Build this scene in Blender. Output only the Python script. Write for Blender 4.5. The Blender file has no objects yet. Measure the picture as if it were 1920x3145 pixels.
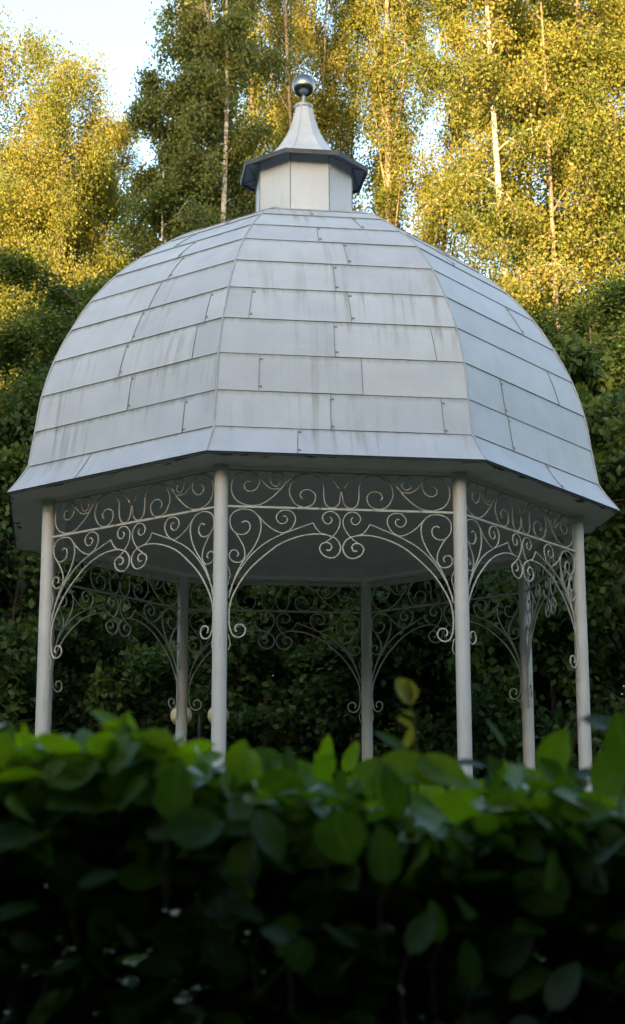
import bpy, math, random
import numpy as np
from mathutils import Vector, Matrix
R = math.radians
random.seed(7)
sc = bpy.context.scene
col = sc.collection

EYE = 1.3                                   # camera height above the path
CX, CY, PHI = -0.108, 22.07, 7.69           # bandstand axis and turn
PITCH, ROLL = 13.25, -0.10

# ------------------------------------------------------------------ helpers
def link(name, me, mat=None, parent=None, smooth=False):
    o = bpy.data.objects.new(name, me)
    col.objects.link(o)
    if mat is not None:
        for m in (mat if isinstance(mat, (list, tuple)) else [mat]):
            me.materials.append(m)
    if parent is not None:
        o.parent = parent
    if smooth:
        me.polygons.foreach_set('use_smooth', [True] * len(me.polygons))
    return o

def tag(o, label=None, cat=None, group=None, kind=None):
    if label: o['label'] = label
    if cat: o['category'] = cat
    if group: o['group'] = group
    if kind: o['kind'] = kind
    return o

def empty(name, loc=(0, 0, 0), rz=0):
    o = bpy.data.objects.new(name, None)
    o.empty_display_size = .3
    col.objects.link(o)
    o.location = loc
    o.rotation_euler = (0, 0, rz)
    return o

class MB:
    """collects verts / faces for ONE mesh"""
    def __init__(s): s.v = []; s.f = []; s.mi = []; s.uv = []; s.uv2 = []; s.has_uv = False
    def add(s, vs, fs, mi=0, uv=None, uv2=None):
        n = len(s.v); s.v += [tuple(p) for p in vs]
        for k, f in enumerate(fs):
            s.f.append([i + n for i in f]); s.mi.append(mi)
            if uv is not None:
                s.has_uv = True
                s.uv.append([uv[i] for i in f]); s.uv2.append([uv2[i] for i in f] if uv2 else [(0, 0)] * len(f))
            else:
                s.uv.append([(0, 0)] * len(f)); s.uv2.append([(0, 0)] * len(f))
    def tube(s, pts, r, n=8, flat=None, cap=True, mi=0):
        """tube along pts; r number or list; flat=(axis, depth radius) squashes one way"""
        pts = [Vector(p) for p in pts]; m = len(pts)
        rr = r if hasattr(r, '__len__') else [r] * m
        vs = []; up = None
        for i, p in enumerate(pts):
            t = (pts[min(i + 1, m - 1)] - pts[max(i - 1, 0)]).normalized()
            if flat is not None:
                b = Vector(flat[0]); a = t.cross(b).normalized()
                for k in range(n):
                    an = 2 * math.pi * k / n + math.pi / n
                    vs.append(p + a * (math.cos(an) * rr[i]) + b * (math.sin(an) * flat[1]))
            else:
                if up is None:
                    up = Vector((0, 0, 1)) if abs(t.z) < .9 else Vector((1, 0, 0))
                a = t.cross(up).normalized(); b = t.cross(a).normalized(); up = -b if False else up
                for k in range(n):
                    an = 2 * math.pi * k / n
                    vs.append(p + (a * math.cos(an) + b * math.sin(an)) * rr[i])
        fs = []
        for i in range(m - 1):
            for k in range(n):
                fs.append([i * n + k, i * n + (k + 1) % n, (i + 1) * n + (k + 1) % n, (i + 1) * n + k])
        if cap:
            fs.append(list(range(n))[::-1]); fs.append([(m - 1) * n + k for k in range(n)])
        s.add(vs, fs, mi)
    def lathe(s, prof, n=24, c=(0, 0), rot=0, mi=0, uvscale=1, capb=False, capt=False):
        vs = []
        for (r, z) in prof:
            for k in range(n):
                a = rot + 2 * math.pi * k / n
                vs.append((c[0] + r * math.cos(a), c[1] + r * math.sin(a), z))
        fs = []
        for i in range(len(prof) - 1):
            for k in range(n):
                fs.append([i * n + k, i * n + (k + 1) % n, (i + 1) * n + (k + 1) % n, (i + 1) * n + k])
        if capb: fs.append(list(range(n))[::-1])
        if capt: fs.append([(len(prof) - 1) * n + k for k in range(n)])
        s.add(vs, fs, mi)
    def merge(s, o, mi):
        n = len(s.v); s.v += o.v
        for f in o.f:
            s.f.append([i + n for i in f]); s.mi.append(mi); s.uv.append([(0, 0)] * len(f)); s.uv2.append([(0, 0)] * len(f))
    def build(s, name, mat, parent=None, smooth=False):
        me = bpy.data.meshes.new(name)
        me.from_pydata(s.v, [], s.f)
        if s.has_uv:
            a = me.uv_layers.new(name='UVMap'); b = me.uv_layers.new(name='course')
            a.data.foreach_set('uv', [c for f in s.uv for p in f for c in p])
            b.data.foreach_set('uv', [c for f in s.uv2 for p in f for c in p])
        me.polygons.foreach_set('material_index', s.mi)
        me.update()
        return link(name, me, mat, parent, smooth)

# ------------------------------------------------------------------ materials
def mat(name):
    m = bpy.data.materials.new(name); m.use_nodes = True
    nt = m.node_tree
    for n in list(nt.nodes): nt.nodes.remove(n)
    out = nt.nodes.new('ShaderNodeOutputMaterial')
    def N(t, **kw):
        n = nt.nodes.new('ShaderNode' + t)
        for k, v in kw.items():
            if k.startswith('i_'):
                key = k[2:].replace('_', ' ')
                n.inputs[key].default_value = v
            else: setattr(n, k, v)
        return n
    return m, nt, out, N, nt.links.new

def ramp(N, stops):
    r = N('ValToRGB'); e = r.color_ramp.elements
    while len(e) < len(stops): e.new(.5)
    for k, (p, c) in enumerate(stops):
        e[k].position = p; e[k].color = (c[0], c[1], c[2], 1) if hasattr(c, '__len__') else (c, c, c, 1)
    return r

def mixc(N, L, fac, a, b, mode='MIX'):
    m = N('Mix', data_type='RGBA', blend_type=mode)
    for i, v in ((0, fac), (6, a), (7, b)):
        if hasattr(v, 'is_linked') or hasattr(v, 'links'): L(v, m.inputs[i])
        else: m.inputs[i].default_value = v if i == 0 else (v[0], v[1], v[2], 1)
    return m.outputs[2]

def simple(name, c, rough=.5, metal=0, noise=0, nscale=8, bump=0):
    m, nt, out, N, L = mat(name)
    p = N('BsdfPrincipled'); p.inputs['Roughness'].default_value = rough; p.inputs['Metallic'].default_value = metal
    tc = N('TexCoord'); nz = N('TexNoise'); nz.inputs['Scale'].default_value = nscale; nz.inputs['Detail'].default_value = 5
    L(tc.outputs['Object'], nz.inputs['Vector'])
    d = [x * (1 - noise) for x in c]; e = [min(1, x * (1 + noise)) for x in c]
    r = ramp(N, [(.3, d), (.7, e)]); L(nz.outputs['Fac'], r.inputs[0]); L(r.outputs[0], p.inputs['Base Color'])
    if bump:
        b = N('Bump'); b.inputs['Strength'].default_value = bump; b.inputs['Distance'].default_value = .01
        L(nz.outputs['Fac'], b.inputs['Height']); L(b.outputs[0], p.inputs['Normal'])
    L(p.outputs[0], out.inputs[0])
    return m

def roof_material():
    m, nt, out, N, L = mat('weathered_roof_sheet')
    p = N('BsdfPrincipled')
    uv = N('UVMap', uv_map='UVMap'); cu = N('UVMap', uv_map='course')
    sx = N('SeparateXYZ'); L(cu.outputs[0], sx.inputs[0])          # x: panel random, y: t in the course (0 bottom .. 1 top)
    base = ramp(N, [(0, (.415, .428, .462)), (.5, (.442, .456, .490)), (1, (.470, .483, .512))]); L(sx.outputs[0], base.inputs[0])
    # soft mottling
    n1 = N('TexNoise'); n1.inputs['Scale'].default_value = 2.2; n1.inputs['Detail'].default_value = 6; L(uv.outputs[0], n1.inputs['Vector'])
    mot = ramp(N, [(.3, .90), (.7, 1.04)]); L(n1.outputs['Fac'], mot.inputs[0])
    c1 = mixc(N, L, 1.0, base.outputs[0], mot.outputs[0], 'MULTIPLY')
    # rain streaks: noise stretched down the slope
    mp = N('Mapping'); mp.inputs['Scale'].default_value = (9, .55, 1); L(uv.outputs[0], mp.inputs['Vector'])
    n2 = N('TexNoise'); n2.inputs['Scale'].default_value = 1.0; n2.inputs['Detail'].default_value = 7; n2.inputs['Roughness'].default_value = .62
    L(mp.outputs[0], n2.inputs['Vector'])
    s1 = ramp(N, [(.50, 0), (.62, 1)]); L(n2.outputs['Fac'], s1.inputs[0])
    # streaks gather in patches
    n3 = N('TexNoise'); n3.inputs['Scale'].default_value = .75; n3.inputs['Detail'].default_value = 2; L(uv.outputs[0], n3.inputs['Vector'])
    s2 = ramp(N, [(.45, .06), (.62, 1)]); L(n3.outputs['Fac'], s2.inputs[0])
    mm = N('Math', operation='MULTIPLY'); L(s1.outputs[0], mm.inputs[0]); L(s2.outputs[0], mm.inputs[1])
    # stronger right under each lap (t near 1)
    tt = ramp(N, [(0, .35), (.55, .55), (1, 1)]); L(sx.outputs[1], tt.inputs[0])
    m2 = N('Math', operation='MULTIPLY'); L(mm.outputs[0], m2.inputs[0]); L(tt.outputs[0], m2.inputs[1])
    # face dirt weight held in the UV z-free channel: left faces carry more (attribute)
    at = N('Attribute', attribute_name='dirt'); m3 = N('Math', operation='MULTIPLY'); L(m2.outputs[0], m3.inputs[0]); L(at.outputs['Fac'], m3.inputs[1])
    c2 = mixc(N, L, m3.outputs[0], c1, (.17, .155, .095))
    # thin dirt line under the lap
    mp4 = N('Mapping'); mp4.inputs['Scale'].default_value = (14, 1.5, 1); L(uv.outputs[0], mp4.inputs['Vector'])
    n4 = N('TexNoise'); n4.inputs['Scale'].default_value = 1; n4.inputs['Detail'].default_value = 6; L(mp4.outputs[0], n4.inputs['Vector'])
    ad = N('Math', operation='MULTIPLY_ADD'); L(n4.outputs['Fac'], ad.inputs[0]); ad.inputs[1].default_value = .22; L(sx.outputs[1], ad.inputs[2])
    ln = ramp(N, [(1.0, 0), (1.0, .0)]); 
    mr = N('MapRange'); mr.inputs['From Min'].default_value = .985; mr.inputs['From Max'].default_value = 1.12; mr.inputs['To Max'].default_value = .8
    L(ad.outputs[0], mr.inputs['Value'])
    m5 = N('Math', operation='MULTIPLY'); L(mr.outputs[0], m5.inputs[0]); L(at.outputs['Fac'], m5.inputs[1])
    c3 = mixc(N, L, m5.outputs[0], c2, (.15, .16, .11))
    # small scratches and rust points
    n6 = N('TexVoronoi'); n6.inputs['Scale'].default_value = 3.1; L(uv.outputs[0], n6.inputs['Vector'])
    sp = ramp(N, [(.015, .6), (.03, 0)]); L(n6.outputs['Distance'], sp.inputs[0])
    c4 = mixc(N, L, sp.outputs[0], c3, (.16, .15, .13))
    L(c4, p.inputs['Base Color'])
    p.inputs['Roughness'].default_value = .46
    p.inputs['Specular IOR Level'].default_value = .45
    # oil-canning of thin sheet
    nb = N('TexNoise'); nb.inputs['Scale'].default_value = 1.6; nb.inputs['Detail'].default_value = 3; L(uv.outputs[0], nb.inputs['Vector'])
    b = N('Bump'); b.inputs['Strength'].default_value = .55; b.inputs['Distance'].default_value = .05
    L(nb.outputs['Fac'], b.inputs['Height']); L(b.outputs[0], p.inputs['Normal'])
    L(p.outputs[0], out.inputs[0])
    return m

def soffit_material(name, c, peel):
    m, nt, out, N, L = mat(name)
    p = N('BsdfPrincipled'); p.inputs['Roughness'].default_value = .75
    uv = N('UVMap', uv_map='UVMap'); sx = N('SeparateXYZ'); L(uv.outputs[0], sx.inputs[0])   # y: metres in from the eave edge
    n = N('TexNoise'); n.inputs['Scale'].default_value = 3; n.inputs['Detail'].default_value = 8; n.inputs['Roughness'].default_value = .65
    L(uv.outputs[0], n.inputs['Vector'])
    r = ramp(N, [(.3, [x * .86 for x in c]), (.7, [x * 1.08 for x in c])]); L(n.outputs['Fac'], r.inputs[0])
    mp = N('Mapping'); mp.inputs['Scale'].default_value = (2.2, 9, 1); L(uv.outputs[0], mp.inputs['Vector'])
    n2 = N('TexNoise'); n2.inputs['Scale'].default_value = 1; n2.inputs['Detail'].default_value = 7; n2.inputs['Roughness'].default_value = .6; L(mp.outputs[0], n2.inputs['Vector'])
    ad = N('Math', operation='MULTIPLY_ADD'); L(sx.outputs[1], ad.inputs[0]); ad.inputs[1].default_value = -peel; L(n2.outputs['Fac'], ad.inputs[2])
    s = ramp(N, [(.515, 0), (.535, 1)]); L(ad.outputs[0], s.inputs[0])
    cc = mixc(N, L, s.outputs[0], r.outputs[0], (.035, .032, .03))
    L(cc, p.inputs['Base Color'])
    b = N('Bump'); b.inputs['Strength'].default_value = .4; b.inputs['Distance'].default_value = .01; b.invert = True
    L(s.outputs[0], b.inputs['Height']); L(b.outputs[0], p.inputs['Normal'])
    L(p.outputs[0], out.inputs[0])
    return m

def paint_material(name, c, rust=.25, rough=.5):
    m, nt, out, N, L = mat(name)
    p = N('BsdfPrincipled'); p.inputs['Roughness'].default_value = rough
    tc = N('TexCoord')
    n = N('TexNoise'); n.inputs['Scale'].default_value = 2.5; n.inputs['Detail'].default_value = 8; L(tc.outputs['Object'], n.inputs['Vector'])
    r = ramp(N, [(.3, [x * .9 for x in c]), (.7, [x * 1.06 for x in c])]); L(n.outputs['Fac'], r.inputs[0])
    mp = N('Mapping'); mp.inputs['Scale'].default_value = (14, 14, 1.6); L(tc.outputs['Object'], mp.inputs['Vector'])
    n2 = N('TexNoise'); n2.inputs['Scale'].default_value = 1.2; n2.inputs['Detail'].default_value = 6; L(mp.outputs[0], n2.inputs['Vector'])
    s = ramp(N, [(.60, 0), (.72, rust)]); L(n2.outputs['Fac'], s.inputs[0])
    c2 = mixc(N, L, s.outputs[0], r.outputs[0], (.20, .15, .10))
    L(c2, p.inputs['Base Color']); L(p.outputs[0], out.inputs[0])
    return m

def leaf_material(name, cols, trans=.45, gloss=.08, tcol=(1.25, 1.15, .45), rough=.45, vein=False):
    """cols: list of 3-4 leaf colours picked per leaf"""
    m, nt, out, N, L = mat(name)
    at = N('Attribute', attribute_name='rnd')
    r = ramp(N, [(i / (len(cols) - 1), c) for i, c in enumerate(cols)]); L(at.outputs['Fac'], r.inputs[0])
    c = r.outputs[0]
    if vein:
        uv = N('UVMap', uv_map='UVMap'); sx = N('SeparateXYZ'); L(uv.outputs[0], sx.inputs[0])
        ab = N('Math', operation='ABSOLUTE'); L(sx.outputs[0], ab.inputs[0])
        mid = ramp(N, [(.0, 1), (.07, 0)]); L(ab.outputs[0], mid.inputs[0])
        w = N('Math', operation='MULTIPLY_ADD'); L(ab.outputs[0], w.inputs[0]); w.inputs[1].default_value = -.35; L(sx.outputs[1], w.inputs[2])
        ms = N('Math', operation='MULTIPLY'); L(w.outputs[0], ms.inputs[0]); ms.inputs[1].default_value = 8
        fr = N('Math', operation='FRACT'); L(ms.outputs[0], fr.inputs[0])
        vn = ramp(N, [(.0, .5), (.14, 0)]); L(fr.outputs[0], vn.inputs[0])
        mx = N('Math', operation='MAXIMUM'); L(mid.outputs[0], mx.inputs[0]); L(vn.outputs[0], mx.inputs[1])
        sc_ = N('Math', operation='MULTIPLY'); L(mx.outputs[0], sc_.inputs[0]); sc_.inputs[1].default_value = .45
        tc = N('TexCoord'); nz = N('TexNoise'); nz.inputs['Scale'].default_value = 45; nz.inputs['Detail'].default_value = 4; L(tc.outputs['Object'], nz.inputs['Vector'])
        nr = ramp(N, [(.3, .78), (.7, 1.12)]); L(nz.outputs['Fac'], nr.inputs[0])
        c = mixc(N, L, 1.0, c, nr.outputs[0], 'MULTIPLY')
        c = mixc(N, L, sc_.outputs[0], c, (.20, .26, .08))
    d = N('BsdfDiffuse'); L(c, d.inputs['Color'])
    t = N('BsdfTranslucent'); tc2 = mixc(N, L, 1.0, c, tcol, 'MULTIPLY'); L(tc2, t.inputs['Color'])
    mx1 = N('MixShader'); mx1.inputs[0].default_value = trans; L(d.outputs[0], mx1.inputs[1]); L(t.outputs[0], mx1.inputs[2])
    g = N('BsdfGlossy'); g.inputs['Roughness'].default_value = rough; g.inputs['Color'].default_value = (1, 1, 1, 1)
    lw = N('LayerWeight'); lw.inputs['Blend'].default_value = .5
    pw = N('Math', operation='POWER'); L(lw.outputs['Facing'], pw.inputs[0]); pw.inputs[1].default_value = 4.0
    fr_ = N('Math', operation='MULTIPLY_ADD'); L(pw.outputs[0], fr_.inputs[0]); fr_.inputs[1].default_value = .7; fr_.inputs[2].default_value = .045
    gm = N('Math', operation='MULTIPLY'); L(fr_.outputs[0], gm.inputs[0]); gm.inputs[1].default_value = gloss * 10
    mx2 = N('MixShader'); L(gm.outputs[0], mx2.inputs[0]); L(mx1.outputs[0], mx2.inputs[1]); L(g.outputs[0], mx2.inputs[2])
    L(mx2.outputs[0], out.inputs[0])
    return m

def bark_material(name, light, dark, birch=False):
    m, nt, out, N, L = mat(name)
    p = N('BsdfPrincipled'); p.inputs['Roughness'].default_value = .85
    tc = N('TexCoord'); mp = N('Mapping'); mp.inputs['Scale'].default_value = (3, 3, 9) if birch else (14, 14, 2.2); L(tc.outputs['Object'], mp.inputs['Vector'])
    n = N('TexNoise'); n.inputs['Scale'].default_value = 1; n.inputs['Detail'].default_value = 6; n.inputs['Roughness'].default_value = .6; L(mp.outputs[0], n.inputs['Vector'])
    r = ramp(N, [(.40, dark), (.50, light)] if birch else [(.35, dark), (.65, light)]); L(n.outputs['Fac'], r.inputs[0])
    L(r.outputs[0], p.inputs['Base Color'])
    b = N('Bump'); b.inputs['Strength'].default_value = .5; b.inputs['Distance'].default_value = .03; L(n.outputs['Fac'], b.inputs['Height']); L(b.outputs[0], p.inputs['Normal'])
    L(p.outputs[0], out.inputs[0])
    return m

M = {}
M['roof'] = roof_material()
M['seam'] = simple('sheet_seam', (.20, .21, .20), .6, noise=.3)
M['rib'] = simple('hip_strip', (.36, .37, .38), .5, noise=.15)
M['eave_edge'] = simple('dark_eave_edge', (.03, .03, .03), .8, noise=.4)
M['soffit'] = soffit_material('peeling_soffit_paint', (.56, .51, .475), 1.3)
M['ceiling'] = soffit_material('ceiling_paint', (.47, .43, .41), 100)
M['column'] = paint_material('cream_column_paint', (.58, .545, .51), .30, .42)
M['scroll'] = paint_material('cream_scroll_paint', (.50, .465, .40), .9, .5)
M['drum'] = paint_material('drum_sheet', (.50, .51, .535), .18, .42)
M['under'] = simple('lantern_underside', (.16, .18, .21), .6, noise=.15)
M['rim'] = simple('lantern_rim', (.05, .055, .06), .55, noise=.3)
M['chrome'] = simple('polished_steel', (.27, .265, .27), .27, 1.0, noise=.05, nscale=3)
M['steel'] = simple('grey_steel_rod', (.30, .31, .32), .45, .3, noise=.15)
M['stone'] = simple('concrete_step', (.30, .29, .27), .85, noise=.25, bump=.4)
M['iron'] = simple('black_iron', (.02, .02, .022), .5, noise=.3)
M['globe'] = simple('aged_opal_globe', (.72, .62, .36), .35, noise=.08)
M['grass_ground'] = simple('ground_soil_grass', (.045, .06, .022), .95, noise=.5, nscale=2.5, bump=.6)
M['path'] = simple('park_path', (.16, .14, .12), .95, noise=.25, nscale=6)

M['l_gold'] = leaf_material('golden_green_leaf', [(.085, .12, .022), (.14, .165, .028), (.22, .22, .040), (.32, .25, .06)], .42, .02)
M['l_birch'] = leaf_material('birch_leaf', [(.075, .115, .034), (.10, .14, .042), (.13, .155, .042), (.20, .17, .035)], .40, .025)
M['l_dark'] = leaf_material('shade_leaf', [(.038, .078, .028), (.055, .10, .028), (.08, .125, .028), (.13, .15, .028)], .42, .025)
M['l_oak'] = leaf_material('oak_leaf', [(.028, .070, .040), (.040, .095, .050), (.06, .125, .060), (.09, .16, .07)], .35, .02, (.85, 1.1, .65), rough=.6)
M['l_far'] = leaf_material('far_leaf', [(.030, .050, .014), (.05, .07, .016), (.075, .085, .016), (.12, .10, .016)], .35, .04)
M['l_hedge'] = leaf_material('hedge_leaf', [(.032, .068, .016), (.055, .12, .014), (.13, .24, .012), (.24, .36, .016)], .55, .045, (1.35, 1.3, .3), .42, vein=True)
M['l_bud'] = leaf_material('young_yellow_leaf', [(.38, .36, .05), (.44, .40, .06), (.48, .42, .07)], .45, .05, vein=True)
M['b_birch'] = bark_material('birch_bark', (.40, .37, .32), (.12, .10, .08), True)
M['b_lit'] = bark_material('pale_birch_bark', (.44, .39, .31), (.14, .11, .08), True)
M['b_brown'] = bark_material('brown_bark', (.16, .12, .085), (.055, .042, .03))
M['b_pop'] = bark_material('poplar_bark', (.33, .26, .17), (.12, .09, .06))
M['twig'] = simple('hedge_twig', (.07, .05, .03), .8, noise=.4)

# ------------------------------------------------------------------ camera
cd = bpy.data.cameras.new('camera'); cam = bpy.data.objects.new('camera', cd); col.objects.link(cam)
cd.sensor_fit = 'VERTICAL'; cd.sensor_height = 24; cd.lens = 24 * 5552.5 / 3145
cd.clip_start = .05; cd.clip_end = 2000
pt = R(PITCH)
fw = Vector((0, math.cos(pt), math.sin(pt))); rt = Vector((1, 0, 0)); up = rt.cross(fw)
rl = R(ROLL); r2 = math.cos(rl) * rt + math.sin(rl) * up; u2 = -math.sin(rl) * rt + math.cos(rl) * up
Mx = Matrix((r2, u2, -fw)).transposed().to_4x4(); Mx.translation = Vector((0, 0, EYE))
cam.matrix_world = Mx
cd.dof.use_dof = True; cd.dof.focus_distance = 15.5; cd.dof.aperture_fstop = 3.9
sc.camera = cam
FD = 5552.5 * .78333
def at(dx, dy, Y):
    """point on the view ray through (dx, dy) of a 1504 x 2464 view, at world depth Y"""
    d = fw + r2 * ((dx - 752) / FD) - u2 * ((dy - 1232) / FD)
    t = Y / d.y
    return Vector((d.x * t, Y, EYE + d.z * t))

# ------------------------------------------------------------------ terrain
def ground_z(x, y):
    s = min(1, max(0, (y - 5) / 11)); s = s * s * (3 - 2 * s)
    return 1.4 * s + .12 * math.sin(x * .23 + 1) * math.sin(y * .19) * min(1, max(0, (y - 24) / 10))
g = MB(); xs = [-400, -200, -100, -60] + [x for x in range(-40, 41, 2)] + [60, 100, 200, 400]
ys = [-400, -200, -100, -50, -20, -8] + [y for y in range(-4, 61, 2)] + [80, 120, 200, 400]
vs = [(x, y, ground_z(x, y)) for y in ys for x in xs]
fs = [[j * len(xs) + i, j * len(xs) + i + 1, (j + 1) * len(xs) + i + 1, (j + 1) * len(xs) + i] for j in range(len(ys) - 1) for i in range(len(xs) - 1)]
g.add(vs, fs); tag(g.build('ground', M['grass_ground'], smooth=True), kind='structure')
g = MB(); xs2 = [x * .75 for x in range(-16, 17)]; vs = []
for x in xs2:
    for r_ in (-1.0, 0, 1.0):
        vs.append((x, .2 + r_, ground_z(x, .2) + .006))
g.add(vs, [[3 * i + j, 3 * i + 3 + j, 3 * i + 4 + j, 3 * i + 1 + j] for i in range(len(xs2) - 1) for j in range(2)])
tag(g.build('path', M['path'], smooth=True), kind='structure')

# ------------------------------------------------------------------ bandstand
gz = empty('garden_pavilion', (CX, CY, 1.4), R(PHI))
tag(gz, 'white octagonal park bandstand with stepped metal dome, lantern and scrollwork arches behind the hedge', 'bandstand')
B0 = EYE - 1.4                       # profile heights below are above the eye
FL = .45                             # floor above its ground
def A(i): return R(-90 - 67.5 + 45 * i)
def P(r, i, z): return Vector((r * math.cos(A(i)), r * math.sin(A(i)), z + B0))
PI = math.pi
# profile from eave up (corner radius, height)
ring = [(3.905, 4.966), (3.665, 5.306), (3.598, 5.730), (3.528, 6.170), (3.393, 6.614), (3.188, 7.043), (2.945, 7.450),
        (2.632, 7.829), (2.288, 8.140), (1.905, 8.427), (1.56, 8.632), (1.15, 8.80), (.62, 8.93)]
def crom(p0, p1, p2, p3, t):
    return tuple(.5 * ((2 * b) + (-a + c) * t + (2 * a - 5 * b + 4 * c - d) * t * t + (-a + 3 * b - 3 * c + d) * t ** 3) for a, b, c, d in zip(p0, p1, p2, p3))
def prof(k, t):
    """course k runs from ring k (bottom) to ring k+1"""
    if k == 0:
        a, b = ring[0], ring[1]; return (a[0] + (b[0] - a[0]) * t - .012 * math.sin(PI * t), a[1] + (b[1] - a[1]) * t)
    q = [ring[max(k - 1, 1)], ring[k], ring[k + 1], ring[min(k + 2, len(ring) - 1)]]
    return crom(*q, t)
seams = {1: {0: [.32], 1: [.448, .889], 2: [.165, .577], 3: [.47, .887], 4: [.11, .547], 5: [.49], 6: [.57], 7: [.43], 8: [.74], 9: [.40]},
         0: {0: [.36], 1: [.84], 2: [.53], 3: [.455, .86], 4: [.48, .9], 5: [.51], 6: [.55], 7: [.5], 8: [.3], 9: [.6]},
         2: {0: [.55], 1: [.30], 2: [.28], 3: [.77], 4: [], 5: [.7], 6: [], 7: [.4], 8: [.6], 9: []}}
dirtw = {0: 1.0, 1: .6, 2: .12, 3: .3, 4: .3, 5: .5, 6: .5, 7: .9}
rg = random.Random(3)
dome = MB(); seam = MB(); dirt = []
NS = 5
for i in range(8):
    s_acc = 0
    for k in range(len(ring) - 1):
        sm = seams.get(i, {}).get(k, None)
        if sm is None: sm = [rg.uniform(.2, .8)] if k < 10 else []
        cuts = [0] + sorted(sm) + [1]
        pr = [prof(k, j / NS) for j in range(NS + 1)]
        ln = [0]
        for j in range(NS): ln.append(ln[-1] + math.hypot(pr[j + 1][0] - pr[j][0], pr[j + 1][1] - pr[j][1]))
        # outward normal in the profile plane
        def edge(j, lift):
            a, b = pr[max(j - 1, 0)], pr[min(j + 1, NS)]
            dx, dz = b[0] - a[0], b[1] - a[1]; l = math.hypot(dx, dz)
            return (pr[j][0] + dz / l * lift, pr[j][1] - dx / l * lift)
        for c in range(len(cuts) - 1):
            rv = rg.random(); u0, u1 = cuts[c], cuts[c + 1]; jit = rg.uniform(0, .004)
            V = []; U = []; U2 = []
            for j in range(NS + 1):
                r_, z_ = edge(j, (.010 + jit) * (1 - j / NS))
                a, b = P(r_, i, z_), P(r_, i + 1, z_); w = (b - a).length
                for q in range(5):
                    u = u0 + (u1 - u0) * q / 4
                    V.append(a.lerp(b, u)); U.append(((u - .5) * w + 11.3 * i, s_acc + ln[j])); U2.append((rv, j / NS))
            F = [[j * 5 + q, j * 5 + q + 1, (j + 1) * 5 + q + 1, (j + 1) * 5 + q] for j in range(NS) for q in range(4)]
            dome.add(V, F, 0, U, U2); dirt += [dirtw[i]] * len(F)
            # lip under the lap
            if k > 0:
                r0, z0 = edge(0, .010 + jit); r1, z1 = edge(0, -.006)
                a, b, a1, b1 = P(r0, i, z0), P(r0, i + 1, z0), P(r1, i, z1), P(r1, i + 1, z1)
                dome.add([a.lerp(b, u0), a.lerp(b, u1), a1.lerp(b1, u1), a1.lerp(b1, u0)], [[0, 3, 2, 1]], 1, [(0, 0)] * 4, [(0, 0)] * 4); dirt.append(0)
        for u in sm:            # standing vertical joint with its two clips
            pts = []
            for j in range(NS + 1):
                r_, z_ = edge(j, (.017) * (1 - j / NS) + .003)
                uu = u + rg.uniform(-.0006, .0006)
                pts.append(P(r_, i, z_).lerp(P(r_, i + 1, z_), uu))
            nrm = Vector((math.cos((A(i) + A(i + 1)) / 2), math.sin((A(i) + A(i + 1)) / 2), .15)).normalized()
            seam.tube(pts, .0042, 4, flat=(nrm, .006))
            if rg.random() < .7:
                tdir = (P(1, i + 1, 0) - P(1, i, 0)).normalized()
                for f_ in (.12, .86):
                    j0 = f_ * NS; ja = int(j0); q0 = pts[ja].lerp(pts[min(ja + 1, NS)], j0 - ja) + nrm * .004
                    seam.tube([q0, q0 + tdir * .038], .011, 4, flat=(nrm, .004))
        s_acc += ln[-1]
dome.merge(seam, 1); dirt += [0] * len(seam.f)
do = dome.build('dome_roof', [M['roof'], M['seam']], gz)
a_ = do.data.attributes.new('dirt', 'FLOAT', 'FACE'); a_.data.foreach_set('value', dirt)
for i in range(8):
    h = MB(); pts = []
    for k in range(len(ring) - 1):
        for j in range(NS):
            r_, z_ = prof(k, j / NS); pts.append(P(r_ + .010, i, z_ + .003))
    h.tube(pts, .011, 6)
    h.build('hip_strip', M['rib'], do)
# eave edge + soffit + ceiling
e = MB()
for i in range(8):
    V = [P(3.905, i, 4.964), P(3.905, i + 1, 4.964), P(3.903, i + 1, 4.948), P(3.903, i, 4.948)]
    e.add(V, [[0, 3, 2, 1]])
    V = [P(3.903, i, 4.948), P(3.903, i + 1, 4.948), P(3.885, i + 1, 4.947), P(3.885, i, 4.947)]
    e.add(V, [[0, 3, 2, 1]])
e.build('eave_edge', M['eave_edge'], gz)
so = MB(); NQ = 14
def strip(mb, ra, za, rb, zb, i, ua, ub):
    V = []; U = []
    for q in range(NQ + 1):
        t = q / NQ; a = P(ra, i, za).lerp(P(ra, i + 1, za), t); b = P(rb, i, zb).lerp(P(rb, i + 1, zb), t)
        w = (P(ra, i, za) - P(ra, i + 1, za)).length
        V += [a, b]; U += [(t * w + 5 * i, ua), (t * w + 5 * i, ub)]
    mb.add(V, [[2 * q, 2 * q + 1, 2 * q + 3, 2 * q + 2] for q in range(NQ)], 0, U, U)
for i in range(8):
    strip(so, 3.885, 4.947, 3.22, 4.925, i, .0, .55)
    strip(so, 3.22, 4.925, 3.19, 4.96, i, .55, .7)
    strip(so, 3.19, 4.96, 3.17, 5.10, i, .7, .9)
so.build('soffit', M['soffit'], gz)
ce = MB()
for i in range(8): strip(ce, 3.17, 5.10, .02, 5.14, i, .9, 3.9)
ce.build('ceiling', M['ceiling'], gz)
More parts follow.
